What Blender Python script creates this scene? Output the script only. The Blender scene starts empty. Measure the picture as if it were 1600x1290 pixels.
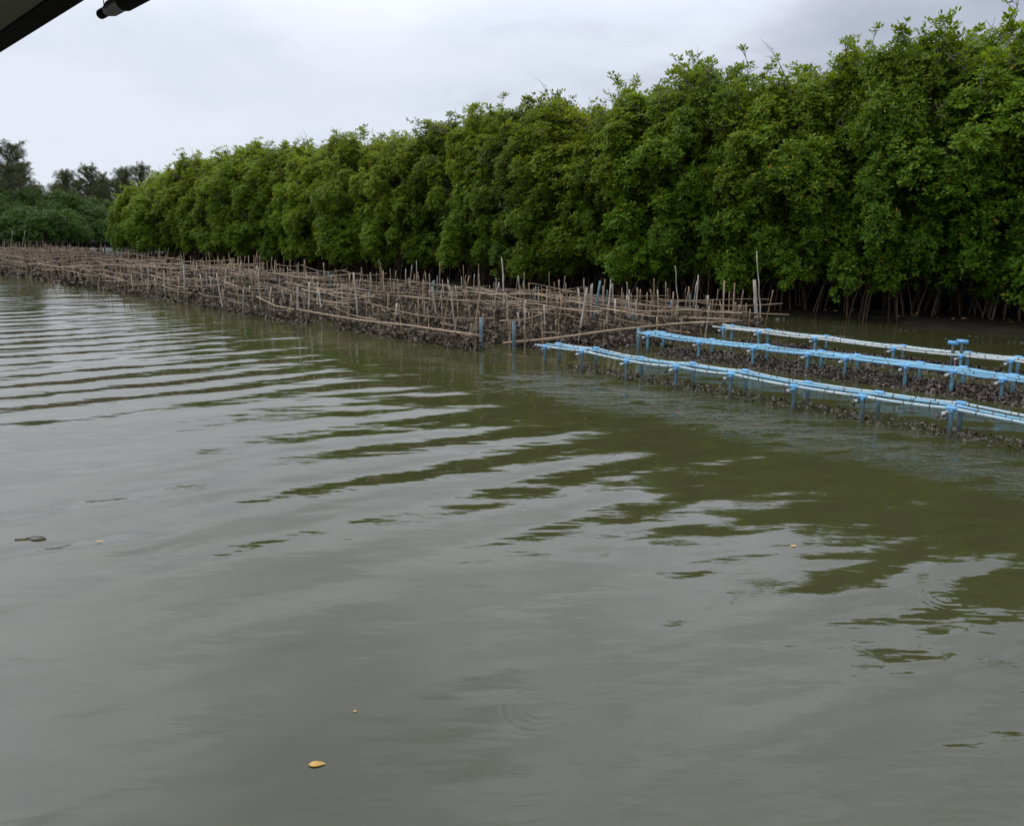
import bpy, math, random
import numpy as np
from mathutils import Vector, Matrix

random.seed(11)
rng = np.random.default_rng(7)
scene = bpy.context.scene
COL = scene.collection

# ------------------------------------------------------------------ camera, sky, sun, exposure
CAM_H = 2.2
F_PX = 1295.0
PITCH = math.atan(250.0 / F_PX)
cam_data = bpy.data.cameras.new("camera")
cam = bpy.data.objects.new("camera", cam_data)
COL.objects.link(cam)
cam.location = (0, 0, CAM_H)
cam.rotation_euler = (math.radians(90) - PITCH, 0, 0)
cam_data.sensor_width = 36.0
cam_data.lens = 36.0 * F_PX / 1600.0
cam_data.shift_y = -45.0 / 1600.0
cam_data.clip_start = 0.05
cam_data.clip_end = 6000
scene.camera = cam

SUN_EL, SUN_AZ = math.radians(58), math.radians(-62)      # azimuth measured from +Y towards +X
world = bpy.data.worlds.new("World")
scene.world = world
world.use_nodes = True
wn, wl = world.node_tree.nodes, world.node_tree.links
wn.clear()


class NG:
    """small helper to chain shader nodes"""
    def __init__(self, tree):
        self.t, self.n, self.l = tree, tree.nodes, tree.links

    def node(self, kind, **kw):
        nd = self.n.new(kind)
        for k, v in kw.items():
            setattr(nd, k, v)
        return nd

    def put(self, sock, val):
        if isinstance(val, bpy.types.NodeSocket):
            self.l.new(val, sock)
        elif val is not None:
            sock.default_value = val

    def math(self, op, a, b=None, c=None, clamp=False):
        nd = self.node('ShaderNodeMath', operation=op)
        nd.use_clamp = clamp
        self.put(nd.inputs[0], a)
        if b is not None: self.put(nd.inputs[1], b)
        if c is not None: self.put(nd.inputs[2], c)
        return nd.outputs[0]

    def vmath(self, op, a, b=None, out=0):
        nd = self.node('ShaderNodeVectorMath', operation=op)
        self.put(nd.inputs[0], a)
        if b is not None: self.put(nd.inputs[1], b)
        return nd.outputs[out]

    def dot(self, a, v):
        return self.vmath('DOT_PRODUCT', a, v, 'Value')

    def noise(self, vec, scale, detail=2.0, rough=0.5, dist=0.0):
        nd = self.node('ShaderNodeTexNoise')
        self.put(nd.inputs['Vector'], vec)
        nd.inputs['Scale'].default_value = scale
        nd.inputs['Detail'].default_value = detail
        nd.inputs['Roughness'].default_value = rough
        nd.inputs['Distortion'].default_value = dist
        return nd.outputs[0]

    def ramp(self, fac, stops):
        nd = self.node('ShaderNodeValToRGB')
        cr = nd.color_ramp
        while len(cr.elements) < len(stops): cr.elements.new(0.5)
        for e, (p, c) in zip(cr.elements, stops):
            e.position = p
            e.color = (*c, 1)
        self.put(nd.inputs[0], fac)
        return nd.outputs[0]

    def mixc(self, fac, a, b, mode='MIX'):
        nd = self.node('ShaderNodeMix', data_type='RGBA', blend_type=mode)
        self.put(nd.inputs[0], fac)
        for s, v in ((nd.inputs[6], a), (nd.inputs[7], b)):
            self.put(s, v if isinstance(v, bpy.types.NodeSocket) else (*v, 1))
        return nd.outputs[2]

    def smooth(self, x, lo, hi):
        nd = self.node('ShaderNodeMapRange', interpolation_type='SMOOTHSTEP')
        self.put(nd.inputs[0], x)
        nd.inputs[1].default_value = lo
        nd.inputs[2].default_value = hi
        nd.inputs[3].default_value = 0.0
        nd.inputs[4].default_value = 1.0
        return nd.outputs[0]

    def scale(self, vec, sx, sy, sz, rot=0.0, loc=(0, 0, 0)):
        nd = self.node('ShaderNodeMapping')
        self.put(nd.inputs[0], vec)
        nd.inputs['Location'].default_value = loc
        nd.inputs['Rotation'].default_value = (0, 0, rot)
        nd.inputs['Scale'].default_value = (sx, sy, sz)
        return nd.outputs[0]


w = NG(world.node_tree)
tc = w.node('ShaderNodeTexCoord').outputs['Generated']
sky = w.node('ShaderNodeTexSky', sky_type='NISHITA', sun_disc=False)
sky.sun_elevation = SUN_EL
sky.sun_rotation = SUN_AZ
sep = w.node('ShaderNodeSeparateXYZ')
w.put(sep.inputs[0], tc)
zc = w.math('ADD', w.math('MAXIMUM', sep.outputs[2], 0.0), 0.30)
comb = w.node('ShaderNodeCombineXYZ')
w.put(comb.inputs[0], w.math('DIVIDE', sep.outputs[0], zc))
w.put(comb.inputs[1], w.math('DIVIDE', sep.outputs[1], zc))
plane = comb.outputs[0]
n_big = w.noise(w.scale(plane, 1, 1, 1, 0, (3.1, 0.6, 0)), 1.0, 5, 0.55, 0.3)
n_sml = w.noise(w.scale(plane, 1, 1.5, 1, 0.5, (7.7, 2.0, 0)), 2.6, 5, 0.55, 0.4)
glow = w.dot(tc, (math.sin(SUN_AZ) * 0.96, math.cos(SUN_AZ) * 0.96, 0.28))
glow = w.smooth(glow, -0.1, 0.95)
cl = w.math('ADD', w.math('MULTIPLY', n_big, 1.35), w.math('MULTIPLY', n_sml, 0.6))
cl = w.math('ADD', cl, w.math('MULTIPLY', glow, 0.60))
cl = w.math('SUBTRACT', cl, 0.76)
ccol = w.ramp(cl, [(-0.0, (0.40, 0.435, 0.53)), (0.20, (0.50, 0.535, 0.63)), (0.36, (0.58, 0.61, 0.71)), (0.55, (0.73, 0.775, 0.885)), (0.8, (0.82, 0.86, 0.95))])
low = w.smooth(sep.outputs[2], 0.20, 0.0)
nd = w.node('ShaderNodeMapRange', interpolation_type='SMOOTHSTEP')
w.put(nd.inputs[0], sep.outputs[2]); nd.inputs[1].default_value = 0.0; nd.inputs[2].default_value = 0.22
nd.inputs[3].default_value = 0.55; nd.inputs[4].default_value = 0.0
ccol = w.mixc(nd.outputs[0], ccol, (0.77, 0.84, 0.95))
# an overcast dome grows brighter towards the zenith
lift = w.math('ADD', w.math('MULTIPLY', w.smooth(sep.outputs[2], 0.14, 0.60), 1.35), 1.0)
lift = w.math('MULTIPLY', lift, w.math('ADD', 1.0, w.math('MULTIPLY', w.math('SUBTRACT', n_big, 0.5), w.math('MULTIPLY', w.smooth(sep.outputs[2], 0.15, 0.45), 1.6))))
ccol = w.vmath('SCALE', ccol); w.put(ccol.node.inputs['Scale'], lift)
SKY_STRENGTH = 0.1
ccol = w.vmath('SCALE', ccol); ccol.node.inputs['Scale'].default_value = 1.0 / SKY_STRENGTH
skyc = w.mixc(0.95, sky.outputs[0], ccol)
bg = w.node('ShaderNodeBackground')
w.put(bg.inputs[0], skyc)
bg.inputs[1].default_value = SKY_STRENGTH
wo = w.node('ShaderNodeOutputWorld')
wl.new(bg.outputs[0], wo.inputs[0])

sun_data = bpy.data.lights.new("sun", 'SUN')
sun_data.energy = 1.1
sun_data.angle = math.radians(40)
sun_data.color = (1.0, 0.97, 0.92)
sun = bpy.data.objects.new("sun", sun_data)
COL.objects.link(sun)
sd = Vector((math.sin(SUN_AZ) * math.cos(SUN_EL), math.cos(SUN_AZ) * math.cos(SUN_EL), math.sin(SUN_EL)))
sun.rotation_euler = sd.to_track_quat('Z', 'Y').to_euler()

scene.view_settings.view_transform = 'Standard'
scene.view_settings.look = 'None'
scene.view_settings.exposure = 0.0
scene.view_settings.gamma = 1.0
scene.view_settings.use_curve_mapping = False
scene.render.engine = 'CYCLES'
scene.cycles.max_bounces = 8
scene.cycles.transparent_max_bounces = 8

# ------------------------------------------------------------------ frames of reference
DX, DY = -0.682, 0.7314          # along the bank, away to the left
NX, NY = 0.7314, 0.682           # across the channel, towards the mangroves


def P(s, t, z=0.0):
    return Vector((DX * s + NX * t, DY * s + NY * t, z))


def st(p):
    return DX * p.x + DY * p.y, NX * p.x + NY * p.y


def ray(u, v):
    xn, yu = (u - 800) / F_PX, (600 - v) / F_PX
    c, s_ = math.cos(PITCH), math.sin(PITCH)
    return Vector((xn, c + yu * s_, yu * c - s_))


def at(u, v, z=0.0):
    r = ray(u, v)
    k = (z - CAM_H) / r.z
    return Vector((r.x * k, r.y * k, z))


def on_t(u, v, t):
    """point of the sight line (u, v) on the upright plane at distance t towards the bank"""
    r = ray(u, v)
    k = t / (NX * r.x + NY * r.y)
    return Vector((r.x * k, r.y * k, CAM_H + r.z * k))


# ------------------------------------------------------------------ object helpers
def tag(o, label=None, cat=None, group=None, kind=None):
    if label: o['label'] = label
    if cat: o['category'] = cat
    if group: o['group'] = group
    if kind: o['kind'] = kind
    return o


def mesh_np(name, verts, faces, mats, smooth=False, midx=None):
    me = bpy.data.meshes.new(name)
    verts = np.asarray(verts, dtype=np.float32)
    me.from_pydata(verts.tolist(), [], faces if isinstance(faces, list) else faces.tolist())
    for m in (mats if isinstance(mats, (list, tuple)) else [mats]):
        me.materials.append(m)
    if smooth:
        me.polygons.foreach_set('use_smooth', np.ones(len(me.polygons), dtype=bool))
    if midx is not None:
        me.polygons.foreach_set('material_index', np.asarray(midx, dtype=np.int32))
    me.update()
    return me


def link(name, me, parent=None, loc=(0, 0, 0)):
    o = bpy.data.objects.new(name, me)
    COL.objects.link(o)
    o.location = loc
    if parent is not None: o.parent = parent
    return o


def empty(name, loc=(0, 0, 0)):
    o = bpy.data.objects.new(name, None)
    o.empty_display_size = 0.2
    COL.objects.link(o)
    o.location = loc
    return o


class MB:
    """collects tubes and boxes, becomes one mesh"""
    def __init__(self):
        self.v, self.f = [], []

    def tube(self, pts, radii, sides=6, cap=True):
        pts = [Vector(p) for p in pts]
        if not hasattr(radii, '__len__'): radii = [radii] * len(pts)
        b = len(self.v)
        n = len(pts)
        ref = None
        for i in range(n):
            d = (pts[min(i + 1, n - 1)] - pts[max(i - 1, 0)])
            if d.length < 1e-9: d = Vector((0, 0, 1))
            d.normalize()
            if ref is None:
                ref = Vector((0, 0, 1)) if abs(d.z) < 0.9 else Vector((1, 0, 0))
            a = d.cross(ref)
            if a.length < 1e-4: a = d.cross(Vector((0.3, 0.9, 0.2)))
            a.normalize()
            c = a.cross(d)
            ref = c
            for k in range(sides):
                an = 2 * math.pi * k / sides
                self.v.append(pts[i] + (a * math.cos(an) + c * math.sin(an)) * radii[i])
        for i in range(n - 1):
            for k in range(sides):
                k2 = (k + 1) % sides
                self.f.append((b + i * sides + k, b + i * sides + k2, b + (i + 1) * sides + k2, b + (i + 1) * sides + k))
        if cap:
            self.f.append(tuple(b + k for k in range(sides))[::-1])
            self.f.append(tuple(b + (n - 1) * sides + k for k in range(sides)))
        return self

    def mesh(self, name, mat, smooth=True):
        me = mesh_np(name, [tuple(p) for p in self.v], self.f, mat, smooth)
        return me

    def obj(self, name, mat, parent=None, loc=(0, 0, 0), smooth=True):
        return link(name, self.mesh(name, mat, smooth), parent, loc)


# ------------------------------------------------------------------ materials
def new_mat(name):
    m = bpy.data.materials.new(name)
    m.use_nodes = True
    m.node_tree.nodes.clear()
    return m, NG(m.node_tree)


def finish(g, shader):
    out = g.node('ShaderNodeOutputMaterial')
    g.l.new(shader, out.inputs[0])


def principled(g, color, rough=0.6, spec=0.4, normal=None):
    b = g.node('ShaderNodeBsdfPrincipled')
    g.put(b.inputs['Base Color'], color if isinstance(color, bpy.types.NodeSocket) else (*color, 1))
    g.put(b.inputs['Roughness'], rough)
    b.inputs['Specular IOR Level'].default_value = spec
    if normal is not None: g.put(b.inputs['Normal'], normal)
    return b.outputs[0]


def leaf_mat(name, stops, rough=0.55, trans=0.42, spread=0.35):
    m, g = new_mat(name)
    geo = g.node('ShaderNodeNewGeometry')
    oi = g.node('ShaderNodeObjectInfo')
    col = g.ramp(geo.outputs['Random Per Island'], stops)
    pos = geo.outputs['Position']
    patch = g.noise(pos, 0.55, 3, 0.6)
    fac = g.math('ADD', g.math('MULTIPLY', oi.outputs['Random'], spread), 1.0 - spread / 2)
    fac = g.math('MULTIPLY', fac, g.math('ADD', g.math('MULTIPLY', patch, 0.9), 0.55))
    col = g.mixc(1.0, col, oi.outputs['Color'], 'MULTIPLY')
    col = g.vmath('SCALE', col)
    g.put(col.node.inputs['Scale'], fac)
    b = principled(g, col, rough, 0.22)
    tr = g.node('ShaderNodeBsdfTranslucent')
    tcol = g.mixc(0.5, col, (0.26, 0.34, 0.008), 'MIX')
    g.put(tr.inputs[0], tcol)
    mx = g.node('ShaderNodeMixShader')
    mx.inputs[0].default_value = trans
    g.l.new(b, mx.inputs[1]); g.l.new(tr.outputs[0], mx.inputs[2])
    finish(g, mx.outputs[0])
    return m


def noisy_mat(name, c1, c2, scale, rough=0.7, spec=0.3, bump=0.0, obj_var=0.3, stretch=(1, 1, 1), island=False, dirt=None, tide=None):
    m, g = new_mat(name)
    tcn = g.node('ShaderNodeTexCoord').outputs['Object']
    oi = g.node('ShaderNodeObjectInfo')
    v = g.scale(tcn, *stretch)
    off = g.node('ShaderNodeVectorMath', operation='ADD')
    g.put(off.inputs[0], v)
    g.put(off.inputs[1], g.math('MULTIPLY', oi.outputs['Random'], 37.0))
    n = g.noise(off.outputs[0], scale, 5, 0.65)
    if island:
        geo = g.node('ShaderNodeNewGeometry')
        fac = g.math('ADD', g.math('MULTIPLY', geo.outputs['Random Per Island'], 0.75), g.math('MULTIPLY', g.math('SUBTRACT', n, 0.4), 0.8))
    else:
        fac = g.math('MULTIPLY_ADD', g.math('SUBTRACT', n, 0.5), 2.2, 0.5)
    col = g.ramp(fac, [(0.1, c1), (0.9, c2)])
    if dirt is not None:
        dn = g.noise(off.outputs[0], dirt[1], 4, 0.7)
        col = g.mixc(g.smooth(dn, dirt[2], dirt[2] + 0.08), col, dirt[0])
    if tide is not None:
        # mud and weed left by the tide on the lower end of the post
        sp = g.node('ShaderNodeSeparateXYZ')
        g.put(sp.inputs[0], tcn)
        lv = g.math('ADD', sp.outputs[2], g.math('MULTIPLY', g.math('SUBTRACT', n, 0.5), 0.25))
        col = g.mixc(g.math('MULTIPLY', g.smooth(lv, tide, tide - .06), .8), col, (0.035, 0.036, 0.022))
    f = g.math('ADD', g.math('MULTIPLY', oi.outputs['Random'], obj_var), 1 - obj_var / 2)
    col = g.vmath('SCALE', col)
    g.put(col.node.inputs['Scale'], f)
    nrm = None
    if bump:
        bp = g.node('ShaderNodeBump')
        bp.inputs['Distance'].default_value = bump
        g.put(bp.inputs['Height'], n)
        nrm = bp.outputs[0]
    finish(g, principled(g, col, rough, spec, nrm))
    return m


M = {}
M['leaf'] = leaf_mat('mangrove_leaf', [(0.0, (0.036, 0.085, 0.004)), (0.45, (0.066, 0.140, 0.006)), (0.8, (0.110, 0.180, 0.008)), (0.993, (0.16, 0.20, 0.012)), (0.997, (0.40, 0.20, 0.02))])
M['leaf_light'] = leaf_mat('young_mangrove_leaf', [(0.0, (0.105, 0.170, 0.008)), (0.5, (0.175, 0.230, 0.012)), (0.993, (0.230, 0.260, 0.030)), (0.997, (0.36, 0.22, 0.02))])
M['leaf_far'] = leaf_mat('broadleaf_leaf', [(0.0, (0.018, 0.050, 0.007)), (0.6, (0.036, 0.085, 0.009)), (1.0, (0.070, 0.120, 0.013))], trans=0.2)
M['needle'] = leaf_mat('casuarina_needle', [(0.0, (0.060, 0.078, 0.036)), (0.6, (0.100, 0.112, 0.058)), (1.0, (0.150, 0.145, 0.085))], trans=0.15)
M['bark'] = noisy_mat('mangrove_bark', (0.035, 0.027, 0.02), (0.13, 0.105, 0.08), 9, 0.85, 0.2, 0.01, stretch=(1, 1, .3))
M['twig'] = noisy_mat('grey_twig', (0.07, 0.058, 0.042), (0.19, 0.165, 0.13), 9, 0.85, 0.2)
M['root'] = noisy_mat('prop_root_bark', (0.03, 0.019, 0.012), (0.125, 0.08, 0.05), 6, 0.8, 0.25, 0.005)
M['bamboo'] = noisy_mat('weathered_bamboo', (0.105, 0.073, 0.045), (0.35, 0.255, 0.16), 5, 0.62, 0.3, 0.002, 0.5, (4, 4, .9))
M['bamboo_rail'] = noisy_mat('bamboo_rail', (0.145, 0.10, 0.062), (0.40, 0.295, 0.19), 5, 0.6, 0.3, 0.002, 0.6, (.9, 4, 4))
M['grey_wood'] = noisy_mat('bleached_pole_wood', (0.22, 0.19, 0.15), (0.50, 0.45, 0.38), 5, 0.8, 0.2, 0.003, 0.4, (4, 4, .7))
M['oyster'] = noisy_mat('oyster_shell', (0.036, 0.026, 0.017), (0.185, 0.142, 0.098), 22, 0.72, 0.35, 0.004, 0.1, island=True)
M['oyster_wet'] = noisy_mat('wet_oyster_shell', (0.020, 0.014, 0.009), (0.125, 0.093, 0.064), 22, 0.42, 0.5, 0.004, 0.1, island=True)
M['pvc'] = noisy_mat('blue_pipe', (0.085, 0.27, 0.43), (0.16, 0.44, 0.64), 7, 0.45, 0.45, 0.0, 0.12, dirt=((0.07, 0.06, 0.045), 30, 0.66))
M['pvc_rail'] = noisy_mat('blue_pipe_rail', (0.10, 0.29, 0.42), (0.23, 0.46, 0.59), 4, 0.42, 0.45, 0.0, 0.12, dirt=((0.30, 0.28, 0.24), 26, 0.67))
M['pvc_pale'] = noisy_mat('bleached_pipe_rail', (0.24, 0.39, 0.45), (0.48, 0.54, 0.53), 3, 0.5, 0.4, 0.0, 0.15, dirt=((0.16, 0.12, 0.085), 24, 0.60))
M['pvc_white'] = noisy_mat('chalky_pipe_rail', (0.38, 0.46, 0.47), (0.57, 0.59, 0.55), 3, 0.55, 0.4, 0.0, 0.15, dirt=((0.17, 0.13, 0.09), 24, 0.57))
M['joint'] = noisy_mat('blue_pipe_joint', (0.085, 0.27, 0.50), (0.15, 0.40, 0.64), 9, 0.4, 0.5, 0.0, 0.15, dirt=((0.20, 0.16, 0.12), 34, 0.66))
M['post'] = noisy_mat('algae_stained_pipe_post', (0.02, 0.065, 0.080), (0.060, 0.185, 0.245), 6, 0.5, 0.4, 0.0, 0.3, dirt=((0.06, 0.055, 0.04), 20, 0.56), tide=.09)
M['post_dark'] = noisy_mat('dark_algae_pipe_post', (0.012, 0.030, 0.036), (0.035, 0.105, 0.135), 6, 0.5, 0.4, 0.0, 0.3, dirt=((0.03, 0.028, 0.02), 20, 0.5), tide=.10)
M['dull_blue'] = noisy_mat('faded_blue_pipe', (0.065, 0.115, 0.125), (0.15, 0.22, 0.235), 6, 0.6, 0.3, 0.0, 0.3)
M['string'] = noisy_mat('muddy_string', (0.05, 0.038, 0.028), (0.16, 0.12, 0.09), 30, 0.9, 0.1)
M['mud'] = noisy_mat('dark_mud', (0.014, 0.010, 0.007), (0.032, 0.025, 0.017), 1.6, 0.85, 0.12, 0.05)
M['canopy'] = noisy_mat('grey_canvas', (0.15, 0.145, 0.13), (0.19, 0.185, 0.165), 14, 0.85, 0.2, 0.002)
M['black_trim'] = noisy_mat('black_trim', (0.003, 0.003, 0.0035), (0.007, 0.007, 0.007), 12, 0.8, 0.08)
M['grey_roll'] = noisy_mat('grey_rolled_sheet', (0.05, 0.05, 0.046), (0.085, 0.083, 0.075), 10, 0.5, 0.35, 0.002)
M['fallen'] = noisy_mat('yellow_fallen_leaf', (0.36, 0.18, 0.03), (0.55, 0.36, 0.10), 30, 0.55, 0.3, obj_var=0.4)


def water_mat():
    m, g = new_mat('murky_green_water')
    pos = g.node('ShaderNodeNewGeometry').outputs['Position']
    s_c = g.dot(pos, (DX, DY, 0))
    t_c = g.dot(pos, (NX, NY, 0))
    flat = g.vmath('MULTIPLY', pos, (1, 1, 0))
    w1 = g.noise(flat, 0.16, 2, 0.5)
    w2 = g.noise(flat, 0.55, 2, 0.5)
    w3 = g.noise(flat, 1.6, 2, 0.5)

    def wave(lam, ang, amp, warp=((w1, 10.0),)):
        k = 2 * math.pi / lam
        a = math.radians(ang)
        ph = g.dot(pos, (-math.sin(a) * k, math.cos(a) * k, 0))
        for n, am in warp:
            ph = g.math('ADD', ph, g.math('MULTIPLY', n, am))
        return g.math('MULTIPLY', g.math('SINE', ph), amp)

    mid = g.math('MULTIPLY', g.smooth(t_c, 9.2, 5.6), 0.93)
    mid = g.math('ADD', mid, 0.07)
    near = g.math('ADD', g.math('MULTIPLY', g.smooth(t_c, 1.5, 5.0), 0.15), 0.85)
    gust = g.math('ADD', g.math('MULTIPLY', g.smooth(g.noise(flat, 0.22, 2, 0.5), 0.35, 0.62), 0.75), 0.25)
    main = wave(0.84, 35, 0.0076, ((w1, 9.5), (w2, 2.6), (w3, 0.7)))
    w4 = g.noise(g.scale(flat, 1, 3.0, 1, math.radians(-33)), 0.9, 3, 0.55)
    sec = wave(0.53, 26, 0.0026, ((w1, 14.0), (w2, 4.0), (w4, 5.0)))
    thr = wave(0.31, 40, 0.0009, ((w1, 20.0), (w2, 6.0), (w4, 7.0)))
    calm = g.math('SUBTRACT', 1.0, g.math('MULTIPLY', g.smooth(s_c, 9.0, 22.0), 0.5))
    main = g.math('MULTIPLY', main, g.math('MULTIPLY', calm, g.math('ADD', g.math('MULTIPLY', w4, 1.4), 0.3)))
    main = g.math('ADD', main, thr)
    h = g.math('MULTIPLY', g.math('ADD', main, sec), g.math('MULTIPLY', g.math('MULTIPLY', mid, near), gust))
    fore = wave(0.98, 34, 0.0085, ((w1, 9.0), (w2, 3.4), (w3, 0.8)))
    fore = g.math('MULTIPLY', fore, g.math('MULTIPLY', g.smooth(t_c, 6.2, 4.4), g.math('ADD', g.math('MULTIPLY', w4, 1.5), 0.15)))
    h = g.math('ADD', h, fore)
    swell = g.math('MULTIPLY', g.noise(g.scale(flat, 1, 2.2, 1, math.radians(-35)), 0.6, 2, 0.5), 0.032)
    h = g.math('ADD', h, swell)
    fine = g.noise(g.scale(flat, 1, 2.6, 1, math.radians(-20)), 3.2, 3, 0.55)
    h = g.math('ADD', h, g.math('MULTIPLY', fine, 0.0019))
    tiny = g.noise(g.scale(flat, 1, 3.5, 1, math.radians(-8)), 13, 2, 0.5)
    tm = g.smooth(g.noise(flat, 0.35, 2, 0.5), 0.36, 0.6)
    h = g.math('ADD', h, g.math('MULTIPLY', g.math('MULTIPLY', tiny, tm), 0.00055))
    # choppy band where the current rubs over the sunken row of the front pipe rack
    band = g.math('MULTIPLY', g.smooth(t_c, 6.9, 8.3), g.smooth(t_c, 9.5, 8.9))
    band = g.math('MULTIPLY', band, g.smooth(s_c, 9.6, 8.4))
    patch = g.smooth(g.noise(g.scale(flat, 1, 2.4, 1, math.radians(-45)), 1.6, 4, 0.65), 0.44, 0.58)
    chop = g.noise(g.scale(flat, 1, 1.8, 1, math.radians(-45)), 13, 3, 0.65)
    h = g.math('ADD', h, g.math('MULTIPLY', g.math('MULTIPLY', chop, g.math('MULTIPLY', band, patch)), 0.010))
    # rings left by fish
    rn = g.noise(flat, 5.0, 2, 0.6)
    rk = g.smooth(g.noise(flat, 3.0, 2, 0.6), 0.4, 0.6)
    for (u, v, r0, am) in ((840, 1108, 0.16, 0.0005), (1480, 935, 0.2, 0.0005)):
        c = at(u, v)
        d = g.math('ADD', g.vmath('DISTANCE', flat, (c.x, c.y, 0), 'Value'), g.math('MULTIPLY', g.math('SUBTRACT', rn, 0.5), r0 * 0.35))
        env = g.smooth(d, r0 * 1.5, r0 * 0.9)
        ring = g.math('MULTIPLY', g.math('SINE', g.math('MULTIPLY', d, 2 * math.pi / (r0 * 0.28))), env)
        h = g.math('ADD', h, g.math('MULTIPLY', g.math('MULTIPLY', ring, rk), am * 0.8))
    bp = g.node('ShaderNodeBump')
    bp.inputs['Strength'].default_value = 1.0
    bp.inputs['Distance'].default_value = 1.0
    g.put(bp.inputs['Height'], h)
    silt = g.noise(flat, 0.25, 3, 0.5)
    col = g.mixc(silt, (0.039, 0.041, 0.014), (0.047, 0.047, 0.020))
    b = g.node('ShaderNodeBsdfPrincipled')
    g.put(b.inputs['Base Color'], col)
    b.inputs['Roughness'].default_value = 0.03
    b.inputs['IOR'].default_value = 1.5
    g.put(b.inputs['Normal'], bp.outputs[0])
    finish(g, b.outputs[0])
    return m


M['water'] = water_mat()

# ------------------------------------------------------------------ setting: water, banks
wv = [(-2500, -2500, 0), (2500, -2500, 0), (2500, 2500, 0), (-2500, 2500, 0)]
tag(link('water', mesh_np('water', wv, [(0, 1, 2, 3)], M['water'])), 'murky olive green channel water with long soft ripples', None, None, 'structure')


def sheet(name, s0, s1, ns, tt, zf, mat):
    vs, fs = [], []
    for i in range(ns + 1):
        s = s0 + (s1 - s0) * i / ns
        for j, t in enumerate(tt):
            p = P(s, t + (0.5 * math.sin(s * 0.9) + 0.3 * math.sin(s * 2.3 + 1) if j < 3 else 0), zf(s, t, j))
            vs.append(tuple(p))
    n = len(tt)
    for i in range(ns):
        for j in range(n - 1):
            fs.append((i * n + j, i * n + j + 1, (i + 1) * n + j + 1, (i + 1) * n + j))
    return link(name, mesh_np(name, vs, fs, mat, True))


mb_o = sheet('mud_bank', -30, 61, 180, [18.6, 18.9, 19.2, 19.8, 21, 24, 30, 45], lambda s, t, j: [-.12, .0, .06, .11, .15, .2, .25, .3][j] + random.uniform(-.02, .02), M['mud'])
tag(mb_o, 'dark mud bank under the mangrove roots', None, None, 'structure')


def leaf_patch(n, size, spot):
    vs, fs = [], []
    for i in range(n):
        c = spot(i)
        a = random.uniform(0, 6.28)
        L, W = size * random.uniform(.7, 1.2), size * random.uniform(.3, .5)
        d, e = Vector((math.cos(a), math.sin(a), random.uniform(-.1, .1))), Vector((-math.sin(a), math.cos(a), random.uniform(-.2, .2)))
        b = len(vs)
        for q in (d * -L, d * -.2 * L + e * W, d * L, d * -.2 * L - e * W):
            vs.append(tuple(c + q * .5))
        fs.append((b, b + 1, b + 2, b + 3))
    return vs, fs


vs, fs = leaf_patch(90, 0.13, lambda i: P(random.uniform(-6, 12), random.uniform(18.7, 20.5), .2))
fl = link('fallen_leaves', mesh_np('fallen_leaves', vs, fs, M['fallen']), mb_o)
fl['kind'] = 'stuff'


def unit(a):
    return a / np.maximum(np.linalg.norm(a, axis=1, keepdims=True), 1e-9)


def leaves_np(cent, axis, n, L, W, tilt=(0.85, 1.45), jitter=0.015):
    """rosettes of n kite shaped folded leaves round each axis"""
    K = len(cent)
    axis = unit(axis)
    ref = np.where(np.abs(axis[:, 2:3]) < 0.9, np.array([[0, 0, 1.0]]), np.array([[1.0, 0, 0]]))
    u = unit(np.cross(axis, ref))
    v = np.cross(axis, u)
    c = np.repeat(cent, n, 0)
    a = np.repeat(axis, n, 0)
    u, v = np.repeat(u, n, 0), np.repeat(v, n, 0)
    ph = (np.tile(np.arange(n), K) / n * 2 * np.pi + rng.normal(0, .25, K * n))[:, None] + np.repeat(rng.uniform(0, 6.28, K), n)[:, None]
    th = rng.uniform(*tilt, K * n)[:, None]
    d = a * np.cos(th) + (u * np.cos(ph) + v * np.sin(ph)) * np.sin(th)
    side = unit(np.cross(a, d))
    nrm = np.cross(d, side)
    l = (L * rng.uniform(.75, 1.2, K * n))[:, None]
    wd = (W * rng.uniform(.8, 1.2, K * n))[:, None]
    c = c + rng.normal(0, jitter, c.shape) + d * 0.01
    p0 = c
    mid = c + d * l * .58 - nrm * wd * .15
    p1, p3 = mid + side * wd * .5, mid - side * wd * .5
    p2 = c + d * l
    V = np.stack([p0, p1, p2, p3], 1).reshape(-1, 3)
    Fc = np.arange(len(V)).reshape(-1, 4)
    return V, Fc


def sphere_dirs(n):
    return unit(rng.normal(0, 1, (n, 3)))


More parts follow.
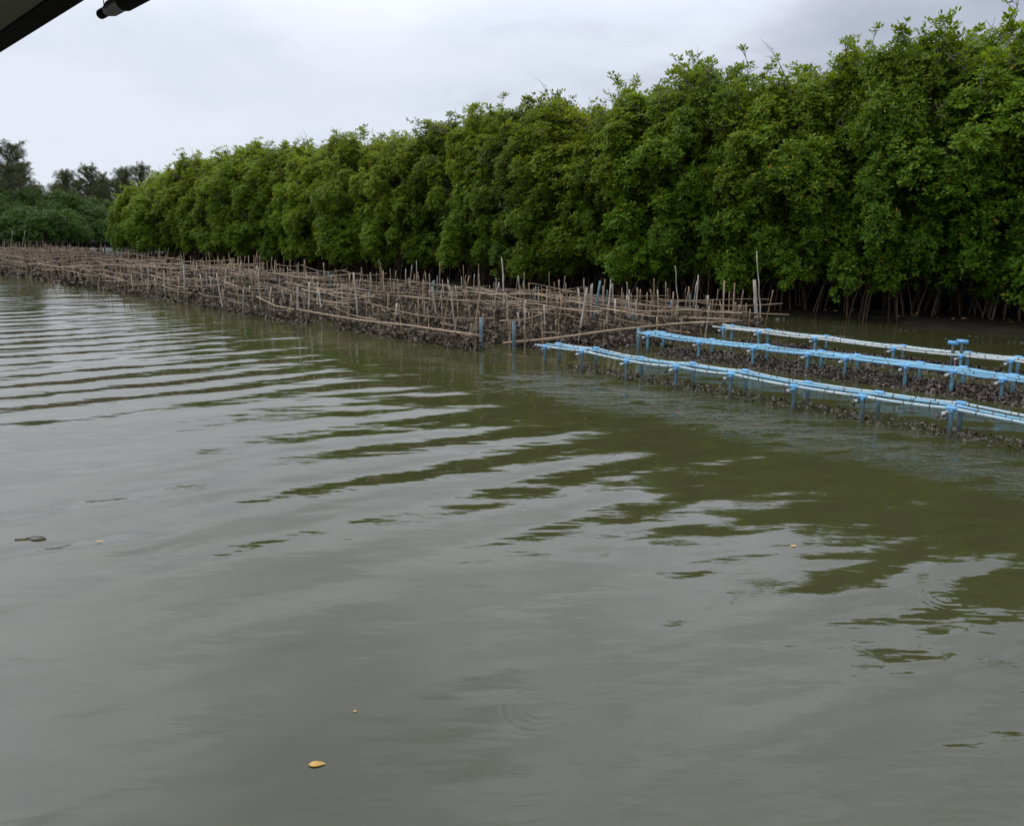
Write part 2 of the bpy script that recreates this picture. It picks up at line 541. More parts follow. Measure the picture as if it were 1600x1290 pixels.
# ------------------------------------------------------------------ mangrove trees
def make_mangrove(idx, H, R, n_clump, roots=True):
    """returns meshes: trunk with limbs, leafy crown, arching prop roots"""
    rs = random.Random(100 + idx)
    tb, tw = MB(), MB()
    lean = (rs.uniform(-.25, .25), rs.uniform(-.25, .25))
    def axis_pt(z):
        q = z / H
        return Vector((lean[0] * q + .12 * math.sin(z * 1.1 + idx), lean[1] * q + .12 * math.cos(z * .9 + idx * 2), z))
    zs = [0.9 + (H * .9 - 0.9) * i / 9 for i in range(10)]
    tb.tube([axis_pt(z) for z in zs], [.085 * (1 - .8 * i / 9) for i in range(10)], 6)
    cents, rads = [], []
    for k in range(n_clump):
        q = (k + rs.random()) / n_clump
        z = 1.0 + (H - 1.75) * q
        prof = 1.0 if q < .62 else 1.0 - .62 * ((q - .62) / .38) ** 1.3
        if q < .12: prof *= .95
        r = R * prof * math.sqrt(rs.uniform(.18, 1.0))
        a = k * 2.39996 + rs.uniform(-.5, .5)
        base = axis_pt(z)
        c = base + Vector((math.cos(a) * r, math.sin(a) * r, 0))
        cr = rs.uniform(.24, .52) * (1.0 if q < .75 else .85)
        cents.append(c); rads.append(cr)
        z0 = max(1.0, z - r * .9 - .3)
        s0 = axis_pt(z0)
        m1 = s0.lerp(c, .5) + Vector((0, 0, -.08))
        tb.tube([s0, m1, c + Vector((0, 0, -.15))], [.035, .024, .012], 4, False)
        for j in range(3):
            dv = Vector((rs.gauss(0, 1), rs.gauss(0, 1), rs.gauss(.5, .8))).normalized()
            st0 = m1.lerp(c, rs.uniform(.4, 1))
            tw.tube([st0, st0.lerp(c + dv * cr * .9, .6) + Vector((rs.uniform(-.05, .05), rs.uniform(-.05, .05), -.03)), c + dv * cr * .95], [.010, .007, .004], 3, False)
    # bare grey branches that show between the leaves
    for k in range(16):
        z = rs.uniform(H * .3, H * .9)
        a = rs.uniform(0, 6.28)
        b = axis_pt(z)
        rr = R * rs.uniform(.85, 1.12) * (1 if z < H * .6 else .75)
        e_ = b + Vector((math.cos(a) * rr, math.sin(a) * rr, rs.uniform(.2, .9)))
        m_ = b.lerp(e_, .55) + Vector((rs.uniform(-.1, .1), rs.uniform(-.1, .1), -.1))
        tw.tube([b, m_, e_], [.018, .012, .005], 3, False)
        for j in range(5):
            f_ = m_.lerp(e_, rs.uniform(.1, 1))
            tw.tube([f_, f_ + Vector((rs.gauss(0, .16), rs.gauss(0, .16), rs.uniform(.02, .32)))], [.007, .003], 3, False)
    C_, A_ = [], []
    for c, r in zip(cents, rads):
        n = int(250 * r * r / .25)
        d = sphere_dirs(n)
        keep = (d[:, 2] > -.45) | (rng.random(n) < .35)
        d = d[keep]
        rr = r * rng.uniform(.62, 1.08, len(d))[:, None]
        # ragged: some patches of the clump are pushed out into sprays
        bump = 1 + .25 * np.sin(d[:, :1] * 5 + c.x * 9) * np.sin(d[:, 1:2] * 6 + c.y * 7)
        pos = np.array(c)[None] + d * rr * bump * np.array([.92, .92, 1.2])
        C_.append(pos)
        out = pos - np.array(axis_pt(c.z))[None] * np.array([1, 1, 1])
        out[:, 2] = 0
        A_.append(d * .7 + unit(out + 1e-6) * .3 + np.array([0, 0, .75]) + rng.normal(0, .25, d.shape))
    V, Fc = leaves_np(np.concatenate(C_), np.concatenate(A_), 7, .108, .050)
    # sprays standing up from the top of the crown
    C2, A2 = [], []
    tops = sorted(cents, key=lambda p: -p.z)[:max(6, n_clump // 4)]
    for i in range(20):
        b = rs.choice(tops)
        p0 = b + Vector((rs.uniform(-.4, .4), rs.uniform(-.4, .4), rs.uniform(.0, .3)))
        tip = p0 + Vector((rs.uniform(-.25, .25), rs.uniform(-.25, .25), rs.uniform(.3, .75)))
        tw.tube([p0, p0.lerp(tip, .5) + Vector((rs.uniform(-.05, .05), rs.uniform(-.05, .05), 0)), tip], [.011, .008, .004], 3, False)
        for j in range(rs.randint(7, 13)):
            q = rs.uniform(.25, 1)
            pp = p0.lerp(tip, q) + Vector((rs.gauss(0, .11), rs.gauss(0, .11), rs.gauss(0, .06)))
            tw.tube([p0.lerp(tip, q * .8), pp], [.006, .003], 3, False)
            C2.append(tuple(pp)); A2.append((rs.gauss(0, .35), rs.gauss(0, .35), 1))
    V2, F2 = leaves_np(np.array(C2), np.array(A2), 8, .13, .06)
    nv = len(V)
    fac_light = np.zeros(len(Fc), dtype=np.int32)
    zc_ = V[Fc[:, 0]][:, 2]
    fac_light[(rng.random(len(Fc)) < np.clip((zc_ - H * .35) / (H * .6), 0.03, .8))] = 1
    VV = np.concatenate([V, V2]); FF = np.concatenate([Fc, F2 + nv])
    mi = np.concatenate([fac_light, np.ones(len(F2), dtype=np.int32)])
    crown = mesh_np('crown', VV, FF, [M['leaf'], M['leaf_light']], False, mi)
    trunk = tb.mesh('trunk', M['bark'])
    twigs = tw.mesh('twigs', M['twig'], False)
    rb = MB()
    for k in range(15):
        a = k * 2.39996 + rs.uniform(-.4, .4)
        z0 = rs.uniform(.75, 1.75)
        rr = rs.uniform(.3, 1.15)
        b = axis_pt(z0)
        pts = []
        for i in range(6):
            q = i / 5
            zz = z0 * (1 - q ** 1.9) - .25 * q + (.12 * math.sin(q * math.pi))
            pts.append(Vector((b.x + math.cos(a) * rr * q ** .8, b.y + math.sin(a) * rr * q ** .8, zz)))
        rb.tube(pts, [.030, .028, .025, .022, .02, .018], 4, False)
    roots_me = rb.mesh('prop_roots', M['root'])
    return trunk, twigs, crown, roots_me


PROTO = [make_mangrove(i, h, r, n) for i, (h, r, n) in enumerate(((6.1, 1.7, 82), (6.3, 1.6, 78), (5.9, 1.8, 80), (6.4, 1.5, 78), (6.0, 1.85, 86), (6.2, 1.65, 78)))]


def mangrove(s, t, k, sc, rz, label, group):
    e = tag(empty('mangrove_tree', P(s, t, 0.0)), label, 'mangrove tree', group)
    e.rotation_euler = (0, 0, rz)
    e.scale = (sc[0], sc[0], sc[1])
    tr, tw_, cr, ro = PROTO[k]
    o = link('trunk', tr, e)
    o2 = link('twigs', tw_, e); o2['kind'] = 'stuff'
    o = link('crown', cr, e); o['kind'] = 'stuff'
    # crown colour runs from deep green to a brighter, yellower green along the bank
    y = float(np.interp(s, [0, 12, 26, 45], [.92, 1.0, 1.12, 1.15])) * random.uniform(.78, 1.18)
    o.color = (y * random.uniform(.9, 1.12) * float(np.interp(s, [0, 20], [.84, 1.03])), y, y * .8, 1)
    o = link('prop_roots', ro, e); o['kind'] = 'stuff'
    return e


n_tree = n_front = 0
ONES = 'first second third fourth fifth sixth seventh eighth ninth tenth eleventh twelfth thirteenth fourteenth fifteenth sixteenth seventeenth eighteenth nineteenth'.split()
ORD = list(ONES)
for tens, tenth in (('twenty', 'twentieth'), ('thirty', 'thirtieth'), ('forty', 'fortieth'), ('fifty', 'fiftieth')):
    ORD += [tenth] + [tens + '-' + o for o in ONES[:9]]
for row, (t0, ds) in enumerate(((20.2, 1.2), (21.7, 1.6), (23.6, 2.0), (26.0, 2.3), (29.0, 2.7))):
    s = -9.0 - row * 1.2
    s_end = 59.0 - (0.0, 0.6, 1.6, 2.5, 4, 6)[row]
    while s < s_end:
        t = t0 + random.uniform(-.7, .6) + (.25 * math.sin(s * .35) if row == 0 else 0)
        end = min(1.0, max(0.0, (s_end - s) / 5.0))
        h = random.uniform(.88, 1.05) * (.84 + .16 * end) * float(np.interp(s, [-6, 5, 10, 14, 19, 24, 30, 38, 48, 58], [1.20, 1.18, 1.10, 1.04, 1.01, .98, .98, 1.02, .97, .84]))
        if row == 0:
            p_ = P(s, t)
            u_ = 800 + F_PX * p_.x / (p_.y * math.cos(PITCH))
            gr = 'mangroves of the front row at the water edge'
            if u_ > 1640: lab = 'front row mangrove beyond the right edge of the photo'
            else:
                n_front += 1
                lab = '%s mangrove from the right edge in the front row, %s' % (ORD[n_front - 1], 'behind the blue pipe racks' if s < 11 else 'behind the nearer bamboo racks' if s < 31 else 'towards its far left end')
        else:
            lab, gr = 'mangrove tree inside the stand, behind the front row at the water edge', 'mangroves inside the stand'
        mangrove(s, t, random.randrange(6), (random.uniform(.82, 1.22), h), random.uniform(0, 6.28), lab, gr)
        n_tree += 1
        s += ds * random.uniform(.8, 1.2)

# ------------------------------------------------------------------ far bank with casuarinas and round trees
fb = []
vs, fs = [], []
ring = [(-130, 70), (-95, 68), (-60, 74), (-42, 84), (-30, 92), (-30, 150), (-160, 150)]
for x, y in ring: vs.append((x, y, -.1))
for x, y in ring: vs.append((x * .985 - .6, y + 2.5, .35))
n = len(ring)
for i in range(n):
    j = (i + 1) % n
    fs.append((i, j, n + j, n + i))
fs.append(tuple(range(n, 2 * n)))
tag(link('far_bank', mesh_np('far_bank', vs, fs, M['mud'])), 'low dark far bank under the distant trees', None, None, 'structure')


def make_round_tree(idx, H, R, n_clump):
    rs = random.Random(300 + idx)
    tb = MB()
    tb.tube([(0, 0, -.2), (.1, 0, H * .35), (.2, .1, H * .75)], [.16, .12, .05], 6)
    C_, A_ = [], []
    for k in range(n_clump):
        q = (k + rs.random()) / n_clump
        z = .8 + (H - 1.6) * q
        prof = math.sin(math.pi * (0.22 + .68 * q)) ** .7
        r = R * prof * math.sqrt(rs.uniform(.2, 1))
        a = k * 2.39996
        c = Vector((math.cos(a) * r, math.sin(a) * r, z))
        tb.tube([(0.1, 0, max(.5, z - r)), c], [.04, .015], 4, False)
        cr = rs.uniform(.6, 1.05)
        d = sphere_dirs(int(95 * cr * cr))
        pos = np.array(c)[None] + d * (cr * rng.uniform(.6, 1.1, len(d)))[:, None] * np.array([1, 1, .8])
        C_.append(pos); A_.append(d + np.array([0, 0, .6]))
    V, Fc = leaves_np(np.concatenate(C_), np.concatenate(A_), 5, .26, .12, jitter=.06)
    return tb.mesh('trunk', M['bark']), mesh_np('crown', V, Fc, M['leaf_far'])


def make_casuarina(idx, H):
    rs = random.Random(400 + idx)
    tb = MB()
    bend = rs.uniform(.9, 1.9)
    def ax(z): return Vector((bend * (z / H) ** 2, .2 * math.sin(z * .4 + idx), z))
    tb.tube([ax(H * i / 8) for i in range(9)], [.17 * (1 - .9 * i / 8) for i in range(9)], 6)
    C_, A_ = [], []
    nb = 84
    for k in range(nb):
        z = H * (.12 + .87 * (k + rs.random()) / nb)
        ln = (H - z) * .26 + .35 + rs.uniform(-.1, .4)
        a = k * 2.39996 + rs.uniform(-.5, .5)
        b = ax(z)
        tip = b + Vector((math.cos(a) * ln, math.sin(a) * ln, ln * rs.uniform(.55, 1.3)))
        tb.tube([b, b.lerp(tip, .5) + Vector((0, 0, .08)), tip], [.035, .022, .008], 3, False)
        for j in range(34):
            q = rs.uniform(.1, 1.1)
            C_.append(tuple(b.lerp(tip, q) + Vector((rs.gauss(0, .08), rs.gauss(0, .08), rs.gauss(0, .08)))))
            dd = (tip - b).normalized()
            A_.append(tuple(dd + Vector((rs.gauss(0, .3), rs.gauss(0, .3), rs.gauss(-.05, .35)))))
    V, Fc = leaves_np(np.array(C_), np.array(A_), 5, .36, .034, tilt=(.1, .8), jitter=.07)
    return tb.mesh('trunk', M['bark']), mesh_np('crown', V, Fc, M['needle'])


RT = [make_round_tree(0, 5.6, 2.5, 24), make_round_tree(1, 6.6, 2.3, 26), make_round_tree(2, 4.8, 2.7, 24)]
CA = [make_casuarina(0, 10.5), make_casuarina(1, 9.2), make_casuarina(2, 11.5)]


def far_tree(name, protos, k, u, dist, ztop, H, label, cat, group, wid=1.0):
    r = ray(u, 350)
    e = tag(empty(name, (r.x / r.y * dist, dist, .3)), label, cat, group)
    sc = (ztop - .3) / H
    e.scale = (sc * wid, sc * wid, sc)
    e.rotation_euler = (0, 0, random.uniform(-.5, .5) if name == 'casuarina_tree' else random.uniform(0, 6.28))
    link('trunk', protos[k][0], e)
    o = link('crown', protos[k][1], e); o['kind'] = 'stuff'


def z_at(u, v, dist):
    r = ray(u, v)
    return CAM_H + r.z / r.y * dist


HC, HR = (10.5, 9.2, 11.5), (5.6, 6.6, 4.8)
for i, (u, v, dist, k, wid, lab, gr) in enumerate((
    (-4, 228, 82, 2, 1.6, 'tallest grey green casuarina cut off by the left edge of the photo', None),
    (12, 262, 88, 1, 1.5, 'broad casuarina between the two tops at the left edge', None),
    (50, 292, 90, 0, 1.5, 'lowest feathery casuarina sloping down right at the left edge', None),
    (84, 292, 99, 1, 1.6, 'short casuarina before the open sky gap at the left', None),
    (116, 284, 103, 2, 1.6, 'grey brown casuarina low between the two middle tops', None),
    (148, 286, 104, 1, 1.7, 'wide casuarina low behind the middle clump', None),
    (174, 284, 105, 0, 1.7, 'wide grey casuarina low beside the mangrove wall', None),
    (28, 258, 86, 0, 1.2, 'feathery casuarina just right of the tallest one at the left edge', None),
    (98, 272, 96, 1, 1.2, 'small feathery casuarina at the left end of the middle clump', None),
    (134, 264, 97, 0, 1.3, 'grey casuarina standing highest in the middle clump on the far bank', None),
    (153, 274, 99, 2, 1.0, 'slim casuarina right of the highest one in the middle clump', None),
    (187, 268, 100, 1, 1.2, 'casuarina nearest the mangrove wall with its top leaning right', None),
    (212, 262, 102, 0, 1.3, 'casuarina top showing just behind the end of the mangrove wall', None),
    (-70, 225, 84, 0, 1.0, 'casuarina on the far bank left of the photo', 'far casuarinas left of the frame'),
    (-150, 240, 86, 1, 1.0, 'casuarina on the far bank left of the photo', 'far casuarinas left of the frame'),
    (-260, 235, 86, 2, 1.0, 'casuarina on the far bank left of the photo', 'far casuarinas left of the frame'))):
    far_tree('casuarina_tree', CA, k, u, dist, z_at(u, v, dist), HC[k], lab, 'casuarina', gr, wid)

BACK_U = [-8, 22, 52, 80, 105, 130, 175]
FRONT_U = [10, 40, 66, 92, 120, 152, 160, 190, 200, 222]
FAR_ORDER = {u: ORD[i] for L_ in (BACK_U, FRONT_U) for i, u in enumerate(L_)}
for i, (u, v, dist) in enumerate(((-8, 292, 79), (22, 312, 78), (52, 288, 82), (80, 310, 80), (105, 291, 84), (130, 300, 86), (152, 318, 84), (175, 308, 88), (200, 318, 92), (222, 322, 96),
                                  (40, 318, 76), (92, 322, 77), (66, 325, 75), (120, 335, 79), (10, 330, 75), (-60, 305, 78), (-110, 300, 79), (-170, 305, 78), (-240, 300, 80), (-320, 300, 80), (-400, 305, 80), (160, 340, 82), (190, 345, 86))):
    inside = u > -20
    if u > -20: cnt = FAR_ORDER[u]
    k = i % 3
    back = v < 316
    lab = ('%s taller round tree from the left edge on the far bank' % cnt if back else '%s low dark bush from the left edge on the far bank' % cnt) if inside else 'round tree on the far bank left of the photo'
    gr = ('taller round trees on the far bank' if back else 'lower bushes on the far bank') if inside else 'round trees left of the frame'
    far_tree('round_tree' if back else 'bush', RT, k, u, dist, z_at(u, v, dist), HR[k], lab, 'tree' if back else 'bush', gr, .85 if back else 1.15)

# ------------------------------------------------------------------ bamboo oyster racks
def stake_mesh(i, mat, r=.017, sides=6):
    rs = random.Random(500 + i)
    pts, rad = [], []
    bx, by = rs.uniform(-.02, .02), rs.uniform(-.02, .02)
    for j in range(9):
        q = j / 8
        pts.append((bx * math.sin(q * 3), by * math.sin(q * 3 + 1), q))
        rad.append(r * (1.12 if j % 2 else .94) * (1 - .15 * q))
    return MB().tube(pts, rad, sides).mesh('stake', mat)


def rail_mesh(i, mat, r=.0112, sides=6):
    rs = random.Random(600 + i)
    pts, rad = [], []
    a1, a2, p1, p2 = rs.uniform(.02, .07), rs.uniform(.01, .03), rs.uniform(0, 6), rs.uniform(0, 6)
    for j in range(13):
        q = j / 12
        pts.append((q, a2 * (math.sin(q * 5 + p2) - math.sin(p2)), a1 * (math.sin(q * 4.2 + p1) - math.sin(p1)) - .03 * math.sin(q * math.pi)))
        rad.append(r * (1.15 if j % 3 == 0 else .95) * (1 - .35 * q))
    return MB().tube(pts, rad, sides).mesh('rail', mat)


STAKES = [stake_mesh(i, M['bamboo']) for i in range(5)] + [stake_mesh(i + 5, M['grey_wood'], .021) for i in range(2)]
BLUE_STAKE = stake_mesh(9, M['dull_blue'], .024, 8)
RAILS = [rail_mesh(i, M['bamboo_rail']) for i in range(6)]


def place_between(o, a, b, axis, thick=1.0):
    d = b - a
    q = Vector((0, 0, 1) if axis == 'z' else (1, 0, 0)).rotation_difference(d.normalized())
    o.rotation_mode = 'QUATERNION'
    o.rotation_quaternion = q
    o.location = a
    o.scale = (thick, thick, d.length) if axis == 'z' else (d.length, thick, thick)


def shells_np(cent, size):
    """cupped oyster shells: a centre point and an irregular rim of five"""
    K = len(cent)
    nrm = sphere_dirs(K)
    ref = unit(np.cross(nrm, sphere_dirs(K)))
    oth = np.cross(nrm, ref)
    sz = (size * rng.uniform(.55, 1.25, K))[:, None]
    V = [cent + nrm * sz * .28]
    for k in range(5):
        a = 2 * np.pi * k / 5
        rr = sz * rng.uniform(.35, .72, (K, 1)) * (1.35 if k in (0,) else 1.0)
        V.append(cent + (ref * math.cos(a) + oth * math.sin(a) * .75) * rr + nrm * sz * rng.uniform(-.12, .12, (K, 1)))
    V = np.stack(V, 1).reshape(-1, 3)
    b = (np.arange(K) * 6)[:, None]
    F = np.concatenate([np.concatenate([b, b + 1 + k, b + 1 + (k + 1) % 5], 1) for k in range(5)])
    return V, F


def strings_cent(s0, s1, t, step, per, h0, h1, spread=.055):
    out = []
    s = s0
    while s < s1:
        if random.random() < .93:
            h = random.uniform(h0, h1)
            n = int(per * h / .35) + 8
            zz = rng.uniform(-.04, h, n)
            sp = spread * (1.0 + .5 * np.sin(zz * 20 + s * 7))
            ss = s + rng.normal(0, 1, n) * sp
            tt_ = t + rng.normal(0, 1, n) * sp + random.uniform(-.06, .06)
            out.append(np.stack([DX * ss + NX * tt_, DY * ss + NY * tt_, zz], 1))
        s += step * random.uniform(.7, 1.3)
    return np.concatenate(out)


BLOCKS = [
    # s0, s1, near t, far t, separate parts, label
    (9.3, 15.6, 9.5, 16.6, True, 'nearest bamboo oyster rack, its end rail reaching behind the blue pipe racks'),
    (16.5, 22.6, 9.3, 16.4, True, 'second bamboo oyster rack, behind the nearest one with a long pale front rail'),
    (23.4, 30.5, 9.3, 16.3, True, 'third bamboo oyster rack along the bank, in the middle of the row of racks'),
    (31.2, 39.0, 9.2, 16.4, False, 'fourth bamboo oyster rack, in front of the left half of the mangroves'),
    (39.8, 48.5, 9.0, 16.6, False, 'tangled bamboo oyster rack beside the rounded end of the mangroves'),
    (49.4, 59.0, 9.0, 16.4, False, 'distant bamboo rack before the far bank, cut by the left edge of the photo'),
    (60.0, 74.0, 9.5, 19.0, False, 'farthest bamboo rack, a low brown thicket under the far bank trees'),
]


def bamboo_rack(s0, s1, t0, t1, split, label):
    root = tag(empty('oyster_rack', P(s0, t0, 0)), label, 'oyster rack', 'bamboo oyster racks along the bank')
    org = root.location.copy()
    dist = (P((s0 + s1) / 2, t0)).length
    sm, rm, am = MB(), MB(), MB()          # joined far pieces
    rows = []
    t = t0
    while t < t1:
        rows.append(t)
        t += random.uniform(.75, .95) if dist < 32 else random.uniform(1.0, 1.3)
    cents = []
    for ri, t in enumerate(rows):
        cut0 = random.uniform(-.2, .35); cut1 = random.uniform(-.25, .3)
        a0, a1 = s0 + max(0, cut0), s1 + cut1
        if s0 < 10: a0 += 1.7 if ri == 0 else 1.0 if ri == 1 else .5 if ri == 2 else 0
        s = a0
        while s < a1:
            zt = random.choice((random.uniform(.40, .62), random.uniform(.5, .85), random.uniform(.6, 1.1)))
            tilt = (random.gauss(0, .09), random.gauss(0, .07))
            b = P(s + random.uniform(-.1, .1), t + random.uniform(-.1, .1), -.35)
            tp = b + Vector((tilt[0], tilt[1], 0)) * (zt + .35) + Vector((0, 0, zt + .35))
            if split:
                rr = random.random()
                me = BLUE_STAKE if rr < .025 else random.choice(STAKES)
                o = link('stake', me, root)
                place_between(o, b - org, tp - org, 'z', random.uniform(.6, 1.15))
                if rr < .025: o['label'] = 'faded blue pipe stake'
            else:
                sm.tube([b - org, b.lerp(tp, .5) - org, tp - org], [.022, .02, .017], 4, False)
            s += random.uniform(.3, .62) if dist < 32 else random.uniform(.3, .6)
        for lvl in (random.uniform(.24, .34), random.uniform(.38, .5), random.uniform(.5, .62)):
            if random.random() < .45: continue
            s = a0 - random.uniform(0, .5)
            while s < a1 - .4:
                ln = random.uniform(2.2, 4.4)
                e = min(s + ln, a1 + random.uniform(0, .4))
                A_ = P(s, t + random.uniform(-.06, .06), lvl + random.uniform(-.07, .07))
                B_ = P(e, t + random.uniform(-.06, .06), lvl + random.uniform(-.09, .09))
                if random.random() < .5: A_, B_ = B_, A_
                if random.random() < .14:
                    B_.z += random.uniform(-.25, .3)
                if split:
                    o = link('rail', random.choice(RAILS), root)
                    place_between(o, A_ - org, B_ - org, 'x', random.uniform(.75, 1.25))
                else:
                    mid = A_.lerp(B_, .5) + Vector((0, 0, random.uniform(-.05, .03)))
                    rm.tube([A_ - org, mid - org, B_ - org], [.014, .012, .009], 4, False)
                s = s + ln - random.uniform(.1, .6)
        # strings of oysters hanging from the rails down into the water
        step = .15 if dist < 22 else (.2 if dist < 34 else .3)
        per = 46 if dist < 22 else (34 if dist < 34 else 20)
        hh = (.12, .32) if ri == 0 else (.16, .42)
        gap = random.uniform(a0 + 1, a1 - 2)
        for (q0, q1) in ((a0 + .1, gap), (gap + random.uniform(.2, .8), a1 - .1)):
            if q1 - q0 > .3:
                cents.append(strings_cent(q0, q1, t, step, per, *hh))
        if ri < 2:
            m = int((a1 - a0) * (150 if dist < 22 else 90 if dist < 34 else 40))
            ss, tt_ = rng.uniform(a0, a1, m), t + rng.normal(0, .10, m)
            cents.append(np.stack([DX * ss + NX * tt_, DY * ss + NY * tt_, np.abs(rng.normal(0, .07, m)) - .01], 1))
    # rails across the rows
    for k in range(5):
        s = random.uniform(s0, s1)
        ta = random.uniform(t0, t1 - 2.5)
        A_, B_ = P(s, ta, random.uniform(.35, .6)), P(s + random.uniform(-1, 1), ta + random.uniform(1.8, 3.2), random.uniform(.35, .65))
        if split:
            o = link('cross_rail', random.choice(RAILS), root)
            place_between(o, A_ - org, B_ - org, 'x', 1.0)
        else:
            rm.tube([A_ - org, B_ - org], .017, 4, False)
    if not split:
        o = sm.obj('stakes', M['bamboo'], root); o['kind'] = 'stuff'
        o = rm.obj('rails', M['bamboo_rail'], root); o['kind'] = 'stuff'
    C_ = np.concatenate(cents) - np.array(org)[None]
    V, F_ = shells_np(C_, .075 if dist < 24 else .1 if dist < 36 else .15)
    o = link('oysters', mesh_np('oysters', V, F_, M['oyster']), root)
    o['kind'] = 'stuff'
    return root


racks = [bamboo_rack(*b) for b in BLOCKS]


def extra_rail(root, pts, thick=1.3):
    """a rail of the photo, laid through given points"""
    org = root.location
    mbx = MB()
    P_ = []
    n = len(pts)
    for i in range(n - 1):
        for q in (0, .33, .66):
            P_.append(pts[i].lerp(pts[i + 1], q) - org)
    P_.append(pts[-1] - org)
    m = len(P_)
    mbx.tube(P_, [(.017 * thick) * (1.12 if i % 2 else .95) * (1 - .3 * i / m) for i in range(m)], 6)
    return mbx.obj('rail', M['bamboo_rail'], root)


# the pale rail along the front of the second and first racks, and the end rail behind the pipe racks
extra_rail(racks[1], [on_t(748, 524, 9.4), on_t(690, 516, 9.35), on_t(636, 508, 9.3), on_t(560, 500, 9.3), on_t(520, 493, 9.25), on_t(430, 478, 9.25), on_t(400, 463, 9.25)], 1.35)
extra_rail(racks[0], [at(786, 536, .08), at(862, 529, .2), at(955, 516, .34), at(1064, 505, .4), at(1150, 502, .42)], 1.5)
extra_rail(racks[0], [on_t(1168, 488, 16), on_t(1080, 485, 16), on_t(900, 466, 16), on_t(740, 452, 16)], 1.3)
extra_rail(racks[0], [on_t(1150, 500, 14.5), on_t(1000, 493, 14.6), on_t(800, 478, 14.7)], 1.2)
for (u0, v0, u1, v1, t) in ((819, 553, 819, 508, 9.1), (868, 536, 868, 500, 9.8), (914, 535, 912, 492, 10.4), (738, 545, 736, 505, 9.4), (795, 540, 797, 500, 9.5)):
    b = at(u0, v0); b.z = -.3
    sb, tb_ = st(b)
    tp = on_t(u1, v1, tb_)
    o = link('stake', STAKES[0], racks[0])
    place_between(o, b - racks[0].location, tp - racks[0].location, 'z', 1.1)

